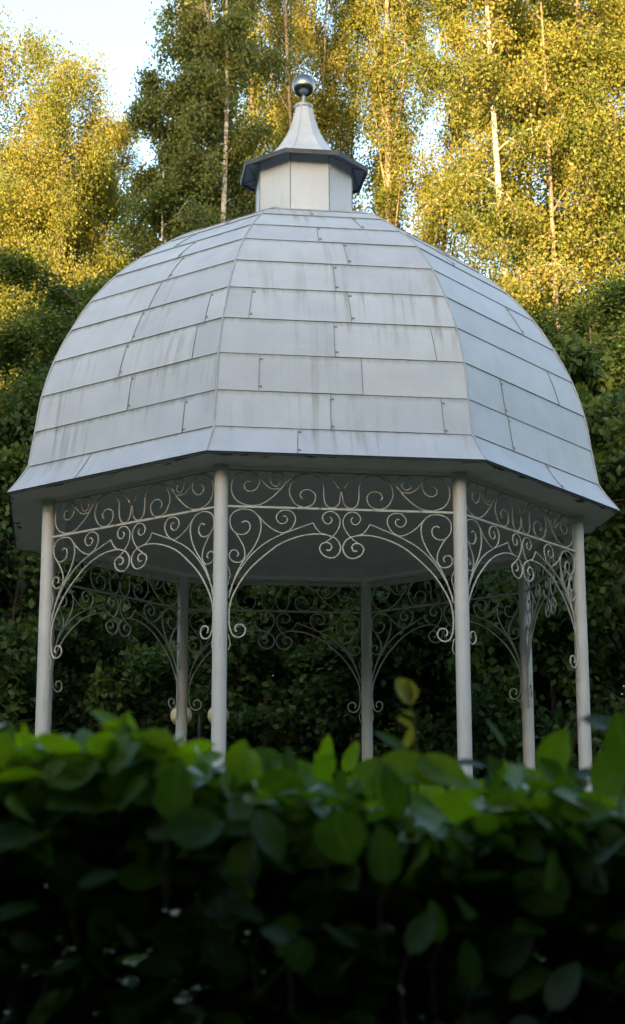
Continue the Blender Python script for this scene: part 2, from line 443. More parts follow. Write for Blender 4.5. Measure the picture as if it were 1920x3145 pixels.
# columns
RC = 3.4; ctop = 4.925
cb = MB()
zt = ctop + B0
prf = [(.125, FL), (.125, FL + .05), (.105, FL + .07), (.0785, FL + .12), (.0785, FL + .16), (.0785, 3.60 + B0), (.0785, 3.615 + B0), (.0785, 3.62 + B0), (.0765, 3.623 + B0), (.0765, 3.63 + B0), (.0765, 3.66 + B0), (.0755, zt - .08), (.0755, zt - .06), (.0755, zt - .05), (.084, zt - .045), (.084, zt - .03), (.084, zt + .004)]
cb.lathe(prf, 28, rot=0)
c0 = None
for i in range(8):
    p = P(RC, i, 0)
    if c0 is None:
        c0 = cb.build('column', M['column'], gz, True); o = c0
        o.data.polygons.foreach_set('use_smooth', [True] * len(o.data.polygons))
    else:
        o = c0.copy(); col.objects.link(o); o.parent = gz
    o.location = (p.x, p.y, 0); o.rotation_euler = (0, 0, A(i) + i * 1.3)
# scrollwork traced from the front bay and mirrored; panel coords (u, z) metres from the bay centre
def panel_uv(px, py):
    d = fw + r2 * ((600 + px * .59840 - 960) / 5552.5) - u2 * ((1380 + py * .59821 - 1572.5) / 5552.5)
    a0 = R(-90 - 67.5 + 45 + PHI); a1 = a0 + R(45)
    q1 = Vector((CX + RC * math.cos(a0), CY + RC * math.sin(a0), 0)); q2 = Vector((CX + RC * math.cos(a1), CY + RC * math.sin(a1), 0))
    t_ = (q2 - q1).normalized(); n_ = Vector((t_.y, -t_.x, 0))
    t = (q1.dot(n_)) / d.dot(n_); p = d * t; mid = (q1 + q2) / 2
    return ((p - mid).dot(t_), p.z)
SC = [
 [(262,190),(255,172),(268,160),(292,164),(300,185),(285,210),(255,214),(247,185)] and
 [(268,192),(254,180),(258,160),(285,150),(318,160),(330,185),(310,212),(280,214)][:0] or
 [(285,165),(262,168),(251,188),(263,210),(292,215),(318,198),(329,165),(312,132),(268,114),(218,128),(190,165),(186,215),(212,262),(265,287),(322,287),(372,264),(420,225),(450,190),(463,160),(455,132),(428,118),(400,122),(386,148),(392,178),(412,190),(432,180),(436,160),(420,150)],
 [(310,118),(328,140),(350,172),(390,202),(440,202)],
 [(550,255),(538,235),(552,213),(583,208),(611,225),(617,255),(600,285),(560,298),(515,282),(488,240),(484,205),(500,165),(540,136),(590,127),(636,150),(658,190),(660,250),(674,288),(705,302),(736,282),(745,240),(749,218)],
 [(440,202),(482,160),(532,130),(600,119),(660,130),(705,160),(738,205)],
 [(240,377),(258,368),(278,382),(279,412),(255,435),(215,434),(186,405),(178,362),(196,325),(240,308),(290,315),(325,345),(338,390),(330,440),(305,495),(270,545),(235,592),(207,650),(184,715),(172,765)],
 [(203,424),(227,460),(250,505),(254,548),(236,577),(207,580),(181,565),(174,540),(188,519),(210,520),(222,538),(213,552)],
 [(322,340),(360,382),(405,415),(450,430),(490,410),(513,370),(508,335),(480,315),(445,315),(420,335),(418,362),(438,382),(462,378),(472,360),(462,344),(450,346)],
 [(172,748),(196,680),(240,602),(300,530),(370,475),(450,435),(530,405),(605,378)],
 [(605,378),(620,405),(645,430),(668,437)],
 [(212,937),(204,922),(210,905),(232,899),(252,912),(256,938),(240,960),(212,965),(188,948),(175,905),(173,840),(185,770),(225,690),(280,615),(350,550),(430,490),(520,452),(600,437),(670,440),(720,460),(744,495),(740,530),(715,556),(680,556),(650,537),(638,507),(654,484),(684,482),(700,500),(690,520),(672,518)],
 [(666,478),(700,455),(733,412),(743,370),(728,336),(700,320),(670,326),(653,350),(664,377),(688,383),(702,364),(692,348)],
 [(168,600),(176,625),(178,650),(170,675),(167,700)],
 [(168,948),(175,975),(178,1005),(168,1032)],
]
def smoothpts(pts, n=5):
    P_ = [pts[0]] + pts + [pts[-1]]; outp = []
    for k in range(1, len(P_) - 2):
        for j in range(n): outp.append(crom(P_[k - 1], P_[k], P_[k + 1], P_[k + 2], j / n))
    outp.append(pts[-1]); return outp
pm = MB(); zr = panel_uv(743, 309)[1]
for k, c in enumerate(SC):
    uv_ = smoothpts([panel_uv(*p) for p in c], 5)
    rad = .0095 if k == 9 else (.005 if k >= 11 else .0076)
    for sgn in (-1, 1):
        pts = [Vector((u * sgn if sgn == 1 else -u, (.0 if sgn == 1 else .003) + .002 * (k % 3), z + B0)) for u, z in uv_]
        pm.tube(pts, rad, 6, flat=((0, 1, 0), .011))
rm = MB()
hw = RC * math.sin(R(22.5)) - .07
rm.tube([(-hw, 0, zr + B0), (hw, 0, zr + B0)], .016, 4, flat=((0, 1, 0), .016))
rm.tube([(-hw, 0, 4.893 + B0), (hw, 0, 4.893 + B0)], .013, 4, flat=((0, 1, 0), .014))
p0 = None
for i in range(8):
    am = (A(i) + A(i + 1)) / 2; ap = RC * math.cos(R(22.5))
    if p0 is None:
        o = p0 = pm.build('scroll_panel', M['scroll'], gz, True); r0 = rail = rm.build('rail', M['scroll'], p0)
    else:
        o = p0.copy(); col.objects.link(o); o.parent = gz
        rail = r0.copy(); col.objects.link(rail); rail.parent = o
    o.location = (ap * math.cos(am), ap * math.sin(am), 0); o.rotation_euler = (0, 0, am + PI / 2)
# plinth
pl = MB(); pl.lathe([(3.95, -.3), (3.95, FL - .22), (3.75, FL - .22), (3.75, FL)], 8, rot=A(0), capt=True)
pl.build('plinth', M['stone'], gz)
# lantern
ln_ = MB()
for i in range(8):
    V = [P(.652, i, 8.86), P(.652, i + 1, 8.86), P(.645, i + 1, 9.80), P(.645, i, 9.80)]
    ln_.add(V, [[0, 1, 2, 3]])
st = MB()
for i in range(8): st.tube([P(.655, i, 8.88), P(.650, i, 9.78)], .006, 4)
ln_.merge(st, 1); dr = ln_.build('lantern_drum', [M['drum'], M['seam']], gz)
sp = [(.868, 9.742), (.70, 9.80), (.56, 9.875), (.45, 9.965), (.375, 10.045), (.325, 10.125), (.268, 10.215), (.226, 10.30), (.193, 10.38), (.170, 10.456), (.147, 10.533), (.127, 10.61), (.111, 10.69)]
s_ = MB()
for i in range(8):
    V = []; U = []; sa = 0
    for j, (r_, z_) in enumerate(sp):
        if j: sa += math.hypot(r_ - sp[j - 1][0], z_ - sp[j - 1][1])
        V += [P(r_, i, z_), P(r_, i + 1, z_)]; U += [(i * 3.1, sa), (i * 3.1 + r_ * .76, sa)]
    F = [[2 * j, 2 * j + 1, 2 * j + 3, 2 * j + 2] for j in range(len(sp) - 1)]
    s_.add(V, F, 0, U, [(.5, .3)] * len(V))
sj = MB()
for i in range(8): sj.tube([P(r_ + .002, i, z_ + .001) for r_, z_ in sp], .005, 4)
s_.merge(sj, 1); spo = s_.build('lantern_roof', [M['drum'], M['rib']], gz)
rim = MB()
for i in range(8):
    a, b = P(.872, i, 9.740), P(.872, i + 1, 9.740); a2, b2 = P(.866, i, 9.682), P(.866, i + 1, 9.682)
    a3, b3 = P(.835, i, 9.684), P(.835, i + 1, 9.684); a4, b4 = P(.835, i, 9.735), P(.835, i + 1, 9.735)
    rim.add([a, b, b2, a2, a3, b3, a4, b4], [[0, 3, 2, 1], [3, 4, 5, 2], [4, 6, 7, 5]])
rim.build('lantern_rim', M['rim'], spo)
ud = MB()
for i in range(8):
    ud.add([P(.835, i, 9.715), P(.835, i + 1, 9.715), P(.64, i + 1, 9.775), P(.64, i, 9.775)], [[0, 3, 2, 1]])
uo = ud.build('lantern_soffit', M['under'], spo)
br = MB()
for i in range(8):
    br.tube([P(.655, i, 9.755), P(.84, i, 9.70)], .007, 4)
    br.tube([P(.655, i, 9.745), P(.838, i + 1, 9.703)], .004, 4)
br.build('brace', M['rim'], spo)
fn = MB(); fn.lathe([(.108, 10.675 + B0), (.120, 10.685 + B0), (.120, 10.725 + B0), (.10, 10.737 + B0), (.028, 10.742 + B0), (.024, 10.76 + B0), (.024, 10.87 + B0)], 24, capt=True)
fno = fn.build('finial', M['steel'], gz, False)
bl = MB(); bn = 28
pts = [(max(.0005, .153 * math.sin(PI * k / 20)), 11.015 + B0 - .153 * math.cos(PI * k / 20)) for k in range(21)]
bl.lathe(pts, 40)
bl.build('finial_ball', M['chrome'], fno, True)

# ------------------------------------------------------------------ twin globe lamp behind the bandstand
LY = 28.0
ga, gb = at(436, 1722, LY), at(525.5, 1724.5, LY)
lp = empty('street_lamp', ((ga.x + gb.x) / 2, LY, ground_z(0, LY)))
tag(lp, 'black park lamp post with twin cream globes seen beside the left columns', 'lamp')
h = ga.z - lp.location.z; hx = (gb.x - ga.x) / 2
q = MB(); q.lathe([(.09, -.1), (.09, .5), (.05, .6), (.04, h - .25), (.05, h - .22), (.03, h - .1), (.001, h + .05)], 14); q.build('pole', M['iron'], lp, True)
for sgn in (-1, 1):
    q = MB(); q.tube([(0, 0, h - .32), (sgn * hx * .4, 0, h - .40), (sgn * hx * .85, 0, h - .36), (sgn * hx, 0, h - .20)], .02, 8); ar = q.build('lamp_arm', M['iron'], lp, True)
    q = MB(); q.lathe([(max(.001, .168 * math.sin(PI * k / 16)), -.168 * math.cos(PI * k / 16)) for k in range(17)], 28)
    o = q.build('lamp_globe', M['globe'], lp, True); o.location = (sgn * hx, 0, h)
    q = MB(); q.lathe([(.04, -.20), (.058, -.185), (.065, -.155), (.05, -.145)], 14); q.build('globe_holder', M['iron'], o)

# ------------------------------------------------------------------ trees
def quads(name, C, U, W, matl, parent, rnd):
    """leaf cards: centre C, half length vectors U, half width vectors W -> four-cornered leaves in ONE mesh"""
    n = len(C)
    v = np.empty((n, 4, 3), np.float32)
    v[:, 0] = C - U; v[:, 1] = C + W - U * .1; v[:, 2] = C + U; v[:, 3] = C - W - U * .1
    me = bpy.data.meshes.new(name)
    me.vertices.add(n * 4); me.vertices.foreach_set('co', v.ravel())
    me.loops.add(n * 4); me.loops.foreach_set('vertex_index', np.arange(n * 4, dtype=np.int32))
    me.polygons.add(n); me.polygons.foreach_set('loop_start', np.arange(0, n * 4, 4, dtype=np.int32))
    try: me.polygons.foreach_set('loop_total', np.full(n, 4, np.int32))
    except Exception: pass
    me.update()
    a = me.attributes.new('rnd', 'FLOAT', 'FACE'); a.data.foreach_set('value', rnd.astype(np.float32))
    return link(name, me, matl, parent)

def rvec(rs, n):
    v = rs.normal(size=(n, 3)); return v / np.linalg.norm(v, axis=1, keepdims=True)

def leafset(rs, C, size, hang=0.3):
    n = len(C)
    U = rvec(rs, n); U[:, 2] -= hang; U /= np.linalg.norm(U, axis=1, keepdims=True)
    T = rvec(rs, n); W = np.cross(U, T); W /= np.linalg.norm(W, axis=1, keepdims=True)
    s = size * rs.uniform(.7, 1.3, (n, 1))
    return U * s * .5, W * s * .36

def grow(seed, H, r0, style, nleaf, lsize, width, base=.25, droop=.3, lean=(0, 0), upang=.6, spread=.22, nprim=52, fork=0, secn=7, lpow=1.3):
    """returns trunk mesh builder, leaf arrays"""
    rs = np.random.RandomState(seed); rnd = random.Random(seed)
    tb = MB()
    def trunk_line(h, r, x0, ln):
        n = 16; pts = []; wob = [rnd.uniform(-1, 1) for _ in range(4)]
        for k in range(n + 1):
            t = k / n
            pts.append(Vector((x0[0] + ln[0] * h * t ** lpow + .012 * h * wob[0] * math.sin(t * 6 + wob[1] * 3), x0[1] + ln[1] * h * t ** lpow + .012 * h * wob[2] * math.sin(t * 5 + wob[3] * 3), h * t)))
        rr = [max(.012, r * (1 - t / n) ** .8 + .01) for t in range(n + 1)]
        tb.tube(pts, rr, 9)
        return pts
    stems = [trunk_line(H, r0, (0, 0), lean)]
    for f in range(fork):
        a = rnd.uniform(0, 6.28); stems.append(trunk_line(H * rnd.uniform(.8, .95), r0 * .7, (.5 * math.cos(a), .5 * math.sin(a)), (lean[0] + .09 * math.cos(a), lean[1] + .09 * math.sin(a))))
    twigs = []                      # (start, end-ish polyline) to hang leaves on
    for st_ in stems:
        npm = nprim // len(stems)
        for k in range(npm):
            f = base + (1 - base) * ((k + rnd.random()) / npm) ** .9
            f = min(f, .985)
            i0 = f * 16; ia = int(i0); o = st_[ia].lerp(st_[min(ia + 1, 16)], i0 - ia)
            g_ = (f - base) / (1 - base)
            if style == 'birch': env = (.35 + .65 * math.sin(PI * min(1, g_ * .85 + .18)))
            elif style == 'poplar': env = (.75 + .25 * math.sin(PI * g_)) * (1.0 if g_ < .8 else (1.05 - g_) / .25)
            elif style == 'bush': env = .55 + .45 * math.sin(PI * min(1, g_ * .9 + .1))
            else: env = (.45 + .55 * math.sin(PI * min(1, g_ * .8 + .15)))
            Lb = width * env * rnd.uniform(.65, 1.15)
            a = k * 2.399 + rnd.uniform(-.5, .5); el = upang * rnd.uniform(.7, 1.25) + g_ * .25
            d = Vector((math.cos(a) * math.cos(el), math.sin(a) * math.cos(el), math.sin(el)))
            pts = [o]; n = 7
            for j in range(n):
                d = (d + Vector((rnd.uniform(-.16, .16), rnd.uniform(-.16, .16), rnd.uniform(-.1, .1) - droop * .22))).normalized()
                pts.append(pts[-1] + d * (Lb / n))
            rb = max(.012, r0 * .28 * (1 - .7 * g_))
            tb.tube(pts, [max(.006, rb * (1 - j / (n + .5))) for j in range(n + 1)], 5, cap=False)
            for q in range(secn):
                tq = rnd.uniform(.25, 1.0) * n; qa = min(int(tq), n - 1); s0 = pts[qa].lerp(pts[qa + 1], tq - qa)
                dd = (pts[qa + 1] - pts[qa]).normalized()
                side = Vector((rnd.gauss(0, 1), rnd.gauss(0, 1), rnd.gauss(0, .6) - droop)).normalized()
                d2 = (dd * .7 + side * .9).normalized(); L2 = Lb * rnd.uniform(.18, .42)
                sp_ = [s0]
                for j in range(3):
                    d2 = (d2 + Vector((0, 0, -droop * .45))).normalized(); sp_.append(sp_[-1] + d2 * (L2 / 3))
                tb.tube(sp_, [.012, .009, .006, .003], 3, cap=False)
                twigs.append(sp_)
            twigs.append([pts[3], pts[4], pts[5], pts[6]]); twigs.append([pts[4], pts[5], pts[6], pts[7]])
    T = np.array([[tuple(p) for p in t] for t in twigs])           # (m,4,3)
    m = len(T)
    w = rs.gamma(1.1, 1.0, m); w /= w.sum()
    idx = rs.choice(m, nleaf, p=w); t = rs.uniform(0, 2.999, nleaf); ti = t.astype(int); tf = (t - ti)[:, None]
    C = T[idx, ti] * (1 - tf) + T[idx, ti + 1] * tf
    off = rs.normal(size=(nleaf, 3)) * spread; off[:, 2] -= droop * .35 * np.abs(rs.normal(size=nleaf)) * spread * 3
    C = C + off
    U, W = leafset(rs, C, lsize, .2 + droop)
    tw = rs.uniform(0, 1, m)                                       # whole twigs vary in colour
    rv = np.clip(.65 * tw[idx] + .35 * rs.uniform(0, 1, nleaf), 0, 1)
    return tb, C, U, W, rv

protos = {}
def proto(key, barkm, leafm, **kw):
    tb, C, U, W, rv = grow(**kw)
    protos[key] = dict(tb=tb, leaf=(C, U, W, rv), bark=barkm, leafm=leafm, H=kw['H'], used=None)
proto('birch', M['b_birch'], M['l_birch'], seed=11, H=24, r0=.17, style='birch', nleaf=80000, lsize=.078, width=1.9, base=.24, droop=.8, upang=.75, spread=.15, nprim=60, secn=10, lean=(-.06, 0), lpow=4)
proto('birch2', M['b_birch'], M['l_birch'], seed=23, H=23, r0=.14, style='birch', nleaf=75000, lsize=.078, width=1.7, base=.28, droop=.7, upang=.8, spread=.15, nprim=54, secn=10, lean=(.015, 0), fork=1)
proto('gold', M['b_birch'], M['l_gold'], seed=31, H=27, r0=.18, style='birch', nleaf=160000, lsize=.080, width=3.7, base=.22, droop=.55, upang=.7, spread=.235, nprim=66, secn=11, fork=1)
proto('poplar', M['b_pop'], M['l_gold'], seed=41, H=29, r0=.2, style='poplar', nleaf=125000, lsize=.082, width=4.3, base=.30, droop=-.35, upang=1.12, spread=.20, nprim=64, fork=2)
proto('maple', M['b_brown'], M['l_dark'], seed=53, H=17, r0=.2, style='maple', nleaf=130000, lsize=.092, width=3.5, base=.16, droop=.25, upang=.5, spread=.19, nprim=60, secn=9)
proto('linden', M['b_brown'], M['l_gold'], seed=57, H=23, r0=.16, style='maple', nleaf=150000, lsize=.082, width=4.0, base=.2, droop=.2, upang=.75, spread=.31, nprim=66, fork=1, secn=10)
proto('bush', M['b_brown'], M['l_oak'], seed=61, H=7.5, r0=.09, style='bush', nleaf=50000, lsize=.13, width=2.6, base=.08, droop=.2, upang=.4, spread=.11, nprim=36, fork=1)

def tree(key, name, dx, Y, scale, rz, label, cat, group, lean=0, bark=None, leafm=None, dz=0):
    pr = protos[key]
    x = (dx - 752) / FD * Y * 1.027
    root = empty(name, (x, Y, ground_z(x, Y) - .15 + dz), rz)
    root.scale = (scale[0], scale[0], scale[1]); root.rotation_euler = (0, R(lean), rz)
    tag(root, label, cat, group)
    if pr['used'] is None:
        t = pr['tb'].build('trunk', pr['bark'], root, True); C, U, W, rv = pr['leaf']
        c = quads('crown', C, U, W, pr['leafm'], root, rv); pr['used'] = (t, c)
    else:
        t, c = pr['used']; t = t.copy(); c = c.copy(); col.objects.link(t); col.objects.link(c); t.parent = root; c.parent = root
    if leafm:      # another leaf tone on shared mesh data
        c.material_slots[0].link = 'OBJECT'; c.material_slots[0].material = leafm
    if bark:
        t.material_slots[0].link = 'OBJECT'; t.material_slots[0].material = bark
    return root

GL, GB, GP, GD, GS = 'sunlit trees at the left', 'dark birches left of the lantern', 'tall golden trees on the right', 'dark broadleaf trees beside the bandstand', 'leafy shrubs behind the bandstand'
TREES = [
 # left, sunlit
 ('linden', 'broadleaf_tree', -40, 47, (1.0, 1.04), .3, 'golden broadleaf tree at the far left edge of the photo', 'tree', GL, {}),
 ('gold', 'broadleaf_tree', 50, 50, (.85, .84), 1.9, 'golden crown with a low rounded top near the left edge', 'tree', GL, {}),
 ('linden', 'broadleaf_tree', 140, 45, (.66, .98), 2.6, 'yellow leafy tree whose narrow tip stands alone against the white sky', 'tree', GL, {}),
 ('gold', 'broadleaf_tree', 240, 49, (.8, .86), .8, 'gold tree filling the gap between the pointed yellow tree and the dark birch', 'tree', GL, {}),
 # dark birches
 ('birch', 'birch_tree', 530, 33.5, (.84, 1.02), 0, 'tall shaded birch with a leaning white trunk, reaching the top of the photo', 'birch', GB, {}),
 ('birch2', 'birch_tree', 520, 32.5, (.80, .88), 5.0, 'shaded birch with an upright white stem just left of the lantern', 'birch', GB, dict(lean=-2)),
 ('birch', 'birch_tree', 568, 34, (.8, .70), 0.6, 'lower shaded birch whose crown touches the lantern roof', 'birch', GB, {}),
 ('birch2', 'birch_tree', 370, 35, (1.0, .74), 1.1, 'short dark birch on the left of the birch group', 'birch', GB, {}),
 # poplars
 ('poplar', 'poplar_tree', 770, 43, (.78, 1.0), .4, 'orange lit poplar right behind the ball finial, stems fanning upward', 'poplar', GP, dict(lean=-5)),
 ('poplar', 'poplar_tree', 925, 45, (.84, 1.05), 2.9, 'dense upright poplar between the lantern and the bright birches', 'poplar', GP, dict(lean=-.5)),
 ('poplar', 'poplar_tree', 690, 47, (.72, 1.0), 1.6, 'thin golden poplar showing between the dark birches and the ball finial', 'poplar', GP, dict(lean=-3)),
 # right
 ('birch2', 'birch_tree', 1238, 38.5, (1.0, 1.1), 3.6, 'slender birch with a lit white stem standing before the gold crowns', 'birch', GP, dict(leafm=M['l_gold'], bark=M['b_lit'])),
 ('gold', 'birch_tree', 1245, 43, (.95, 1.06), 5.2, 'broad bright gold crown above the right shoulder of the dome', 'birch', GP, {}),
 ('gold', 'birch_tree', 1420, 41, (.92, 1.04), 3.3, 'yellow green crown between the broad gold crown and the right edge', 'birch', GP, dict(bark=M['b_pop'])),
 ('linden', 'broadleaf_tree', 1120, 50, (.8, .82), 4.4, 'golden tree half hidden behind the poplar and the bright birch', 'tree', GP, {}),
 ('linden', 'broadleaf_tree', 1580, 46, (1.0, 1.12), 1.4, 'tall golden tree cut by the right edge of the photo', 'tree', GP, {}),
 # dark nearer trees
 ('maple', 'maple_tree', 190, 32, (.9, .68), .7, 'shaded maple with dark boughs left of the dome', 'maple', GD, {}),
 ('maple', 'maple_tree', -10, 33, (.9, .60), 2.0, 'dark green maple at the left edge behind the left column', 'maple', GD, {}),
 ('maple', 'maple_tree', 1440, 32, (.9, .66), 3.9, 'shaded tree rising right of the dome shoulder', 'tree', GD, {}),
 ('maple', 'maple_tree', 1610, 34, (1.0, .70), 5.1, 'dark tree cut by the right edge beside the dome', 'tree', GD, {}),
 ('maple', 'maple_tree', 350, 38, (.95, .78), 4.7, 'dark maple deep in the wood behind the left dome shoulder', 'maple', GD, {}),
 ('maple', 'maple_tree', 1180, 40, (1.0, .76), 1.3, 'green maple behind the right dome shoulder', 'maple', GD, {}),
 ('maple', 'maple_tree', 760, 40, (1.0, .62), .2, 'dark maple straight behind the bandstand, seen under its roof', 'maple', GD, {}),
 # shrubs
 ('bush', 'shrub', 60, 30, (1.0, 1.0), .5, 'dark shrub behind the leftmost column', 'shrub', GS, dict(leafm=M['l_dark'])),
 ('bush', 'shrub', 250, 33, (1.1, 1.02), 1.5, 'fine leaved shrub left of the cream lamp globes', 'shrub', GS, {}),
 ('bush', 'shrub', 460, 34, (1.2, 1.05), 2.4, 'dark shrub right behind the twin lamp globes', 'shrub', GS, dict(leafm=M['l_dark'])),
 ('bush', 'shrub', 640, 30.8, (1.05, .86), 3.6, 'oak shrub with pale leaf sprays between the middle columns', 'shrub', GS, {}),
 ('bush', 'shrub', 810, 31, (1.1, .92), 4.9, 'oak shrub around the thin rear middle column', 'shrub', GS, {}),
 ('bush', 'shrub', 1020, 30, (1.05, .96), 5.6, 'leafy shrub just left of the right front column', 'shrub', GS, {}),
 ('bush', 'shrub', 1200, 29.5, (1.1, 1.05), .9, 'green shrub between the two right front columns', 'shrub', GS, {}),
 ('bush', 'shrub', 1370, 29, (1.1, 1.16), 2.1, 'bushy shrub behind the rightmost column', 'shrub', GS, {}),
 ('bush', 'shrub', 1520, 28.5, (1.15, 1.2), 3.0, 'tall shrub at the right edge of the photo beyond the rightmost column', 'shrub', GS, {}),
 ('bush', 'shrub', -90, 30, (1.1, 1.15), 4.2, 'tall shrub at the left edge of the photo', 'shrub', GS, {}),
]
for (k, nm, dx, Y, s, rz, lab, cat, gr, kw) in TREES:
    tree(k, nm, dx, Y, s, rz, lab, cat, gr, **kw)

# far wood beyond, one mass
rs = np.random.RandomState(5)
n = 110000
X = rs.uniform(-42, 42, n); Yv = rs.uniform(54, 74, n)
top = 12.0 + 3.5 * np.sin(X * .31 + 1) + 2.5 * np.sin(X * .83 + Yv * .4) + 1.5 * np.sin(X * 1.9)
top = top * 1.0
Z = 1 + rs.beta(1.1, 1.15, n) * top
# clumps
cl = rs.uniform(0, 1, (4000, 3)); C = np.stack([X, Yv, Z], 1)
k_ = rs.randint(0, 2600, n); cen = np.stack([rs.uniform(-42, 42, 2600), rs.uniform(54, 74, 2600), np.zeros(2600)], 1)
ct = 12.3 + 3.5 * np.sin(cen[:, 0] * .31 + 1) + 2.5 * np.sin(cen[:, 0] * .83)
cen[:, 2] = 1 + rs.beta(1.0, 1.1, 2600) * ct
mask = rs.uniform(0, 1, n) < .92
C[mask] = cen[k_[mask]] + rs.normal(size=(mask.sum(), 3)) * .75
U, W = leafset(rs, C, .24, .3)
wood = quads('far_woodland', C, U, W, M['l_far'], None, rs.uniform(0, 1, n)); tag(wood, 'mass of distant dark woodland beyond the bandstand trees', 'woodland', kind='stuff')
ns_ = 110000
xs_ = rs.uniform(27, 37, ns_) * np.where(rs.uniform(0, 1, ns_) < .5, -1, 1); ys_ = rs.uniform(-34, 62, ns_)
C3 = np.stack([xs_, ys_, .5 + rs.uniform(0, 1, ns_) * (14.5 + 1.5 * np.sin(ys_ * .5))], 1); U3, W3 = leafset(rs, C3, .6, .3)
quads('side_foliage', C3, U3, W3, M['l_far'], wood, rs.uniform(0, 1, ns_))  # unseen woods at both sides, added to block low sky light
tr = MB(); rt_ = random.Random(9)
for k in range(90):
    x = rt_.uniform(-40, 40); y = rt_.uniform(54, 74); tr.tube([(x, y, .5), (x + rt_.uniform(-.5, .5), y, 7), (x + rt_.uniform(-1, 1), y, 14)], [.2, .14, .06], 7)
tr.build('trunk', M['b_brown'], wood)

# unseen woodland behind the viewer, its top line shaped to place the shade
n = 230000
def wtop(x):
    a = np.interp(x, [-62, -24.2, -23.0, -18.8, -17.3, -16.2, -14.5, -13.6, 45], [17.2, 17.4, 28.0, 28.0, 23.0, 21.6, 20.0, 17.0, 16.6])
    return a + .3 * np.sin(x * .9 + 2) + .7 * np.sin(x * 2.1) + .5 * np.sin(x * 4.7)
X = rs.uniform(-62, 45, n); Yv = rs.uniform(-42, -33, n); Z = .3 + rs.uniform(0, 1, n) * wtop(X)
cx_ = rs.uniform(-62, 45, 2400); cen = np.stack([cx_, rs.uniform(-42, -33, 2400), .5 + rs.uniform(0, 1, 2400) ** .7 * wtop(cx_)], 1)
k_ = rs.randint(0, 2400, n); C = np.stack([X, Yv, Z], 1); mask = rs.uniform(0, 1, n) < .3
C[mask] = cen[k_[mask]] + rs.normal(size=(mask.sum(), 3)) * .8
U, W = leafset(rs, C, .75, .3)
w2 = quads('rear_shade_woodland', C, U, W, M['l_far'], None, rs.uniform(0, 1, n)); tag(w2, 'unseen woodland mass behind the viewer, shaped to cast the evening shade', 'woodland', kind='stuff')

# unseen tree over the viewer, added to keep the hedge dark
tb, C, U, W, rv = grow(seed=77, H=10, r0=.22, style='maple', nleaf=60000, lsize=.26, width=5.6, base=.36, droop=.1, upang=.35, spread=.3, nprim=46)
ot = empty('maple_tree', (.6, -1.4, -.1)); tag(ot, 'unseen broad maple added above the viewer to darken the hedge', 'maple')
tb.build('trunk', M['b_brown'], ot, True); quads('crown', C, U, W, M['l_dark'], ot, rv)

# unseen shrub mass behind the viewer, added to cut light on the hedge
n = 60000
C = np.stack([rs.uniform(-14, 14, n), -2.2 - rs.beta(1, 1.6, n) * 2.5, rs.uniform(0, 1, n) * 5.4 + .1], 1); C[:, 2] *= .88 + .12 * np.sin(C[:, 0] * 1.3)
U, W = leafset(rs, C, .26, .2)
w3 = quads('rear_shade_shrubs', C, U, W, M['l_dark'], None, rs.uniform(0, 1, n)); tag(w3, 'unseen mass of tall shrubs added behind the viewer to darken the hedge', 'shrubs', kind='stuff')

# ------------------------------------------------------------------ hedge
class Leaves:
    def __init__(s): s.v = []; s.f = []; s.uv = []; s.r = []; s.n = 0
    def add(s, base, d, nrm, L, W, curl, fold, rnd, nl=6, hi=True):
        d = d / np.linalg.norm(d); w = np.cross(d, nrm); w /= np.linalg.norm(w); nn = np.cross(w, d)
        ts = np.linspace(0, 1, nl + 1); ac = (-1, -.55, 0, .55, 1) if hi else (-1, 0, 1)
        for t in ts:
            half = W * .5 * (math.sin(PI * min(1, t ** .82)) ** .62 if 0 < t < 1 else .0) * (1.0 if t < .7 else 1 - .25 * ((t - .7) / .3) ** 2)
            cz = -curl * L * t * t
            for a in ac:
                p = base + d * (L * t) + w * (a * half) + nn * (cz + fold * abs(a) * half + (.05 * half * math.sin(7 * t + 3 * a)))
                s.v.append(p); 
        na = len(ac)
        for i in range(nl):
            for j in range(na - 1):
                q = s.n + i * na + j
                s.f.append((q, q + 1, q + na + 1, q + na))
                s.uv.append([(ac[j], ts[i]), (ac[j + 1], ts[i]), (ac[j + 1], ts[i + 1]), (ac[j], ts[i + 1])]); s.r.append(rnd)
        s.n += (nl + 1) * na
    def build(s, name, m, parent):
        me = bpy.data.meshes.new(name); F = np.array(s.f, np.int32); n = len(F)
        me.vertices.add(len(s.v)); me.vertices.foreach_set('co', np.array(s.v, np.float32).ravel())
        me.loops.add(n * 4); me.loops.foreach_set('vertex_index', F.ravel())
        me.polygons.add(n); me.polygons.foreach_set('loop_start', np.arange(0, n * 4, 4, dtype=np.int32))
        try: me.polygons.foreach_set('loop_total', np.full(n, 4, np.int32))
        except Exception: pass
        me.update()
        uvl = me.uv_layers.new(name='UVMap'); uvl.data.foreach_set('uv', np.array(s.uv, np.float32).ravel())
        a = me.attributes.new('rnd', 'FLOAT', 'FACE'); a.data.foreach_set('value', np.array(s.r, np.float32))
        return link(name, me, m, parent, True)

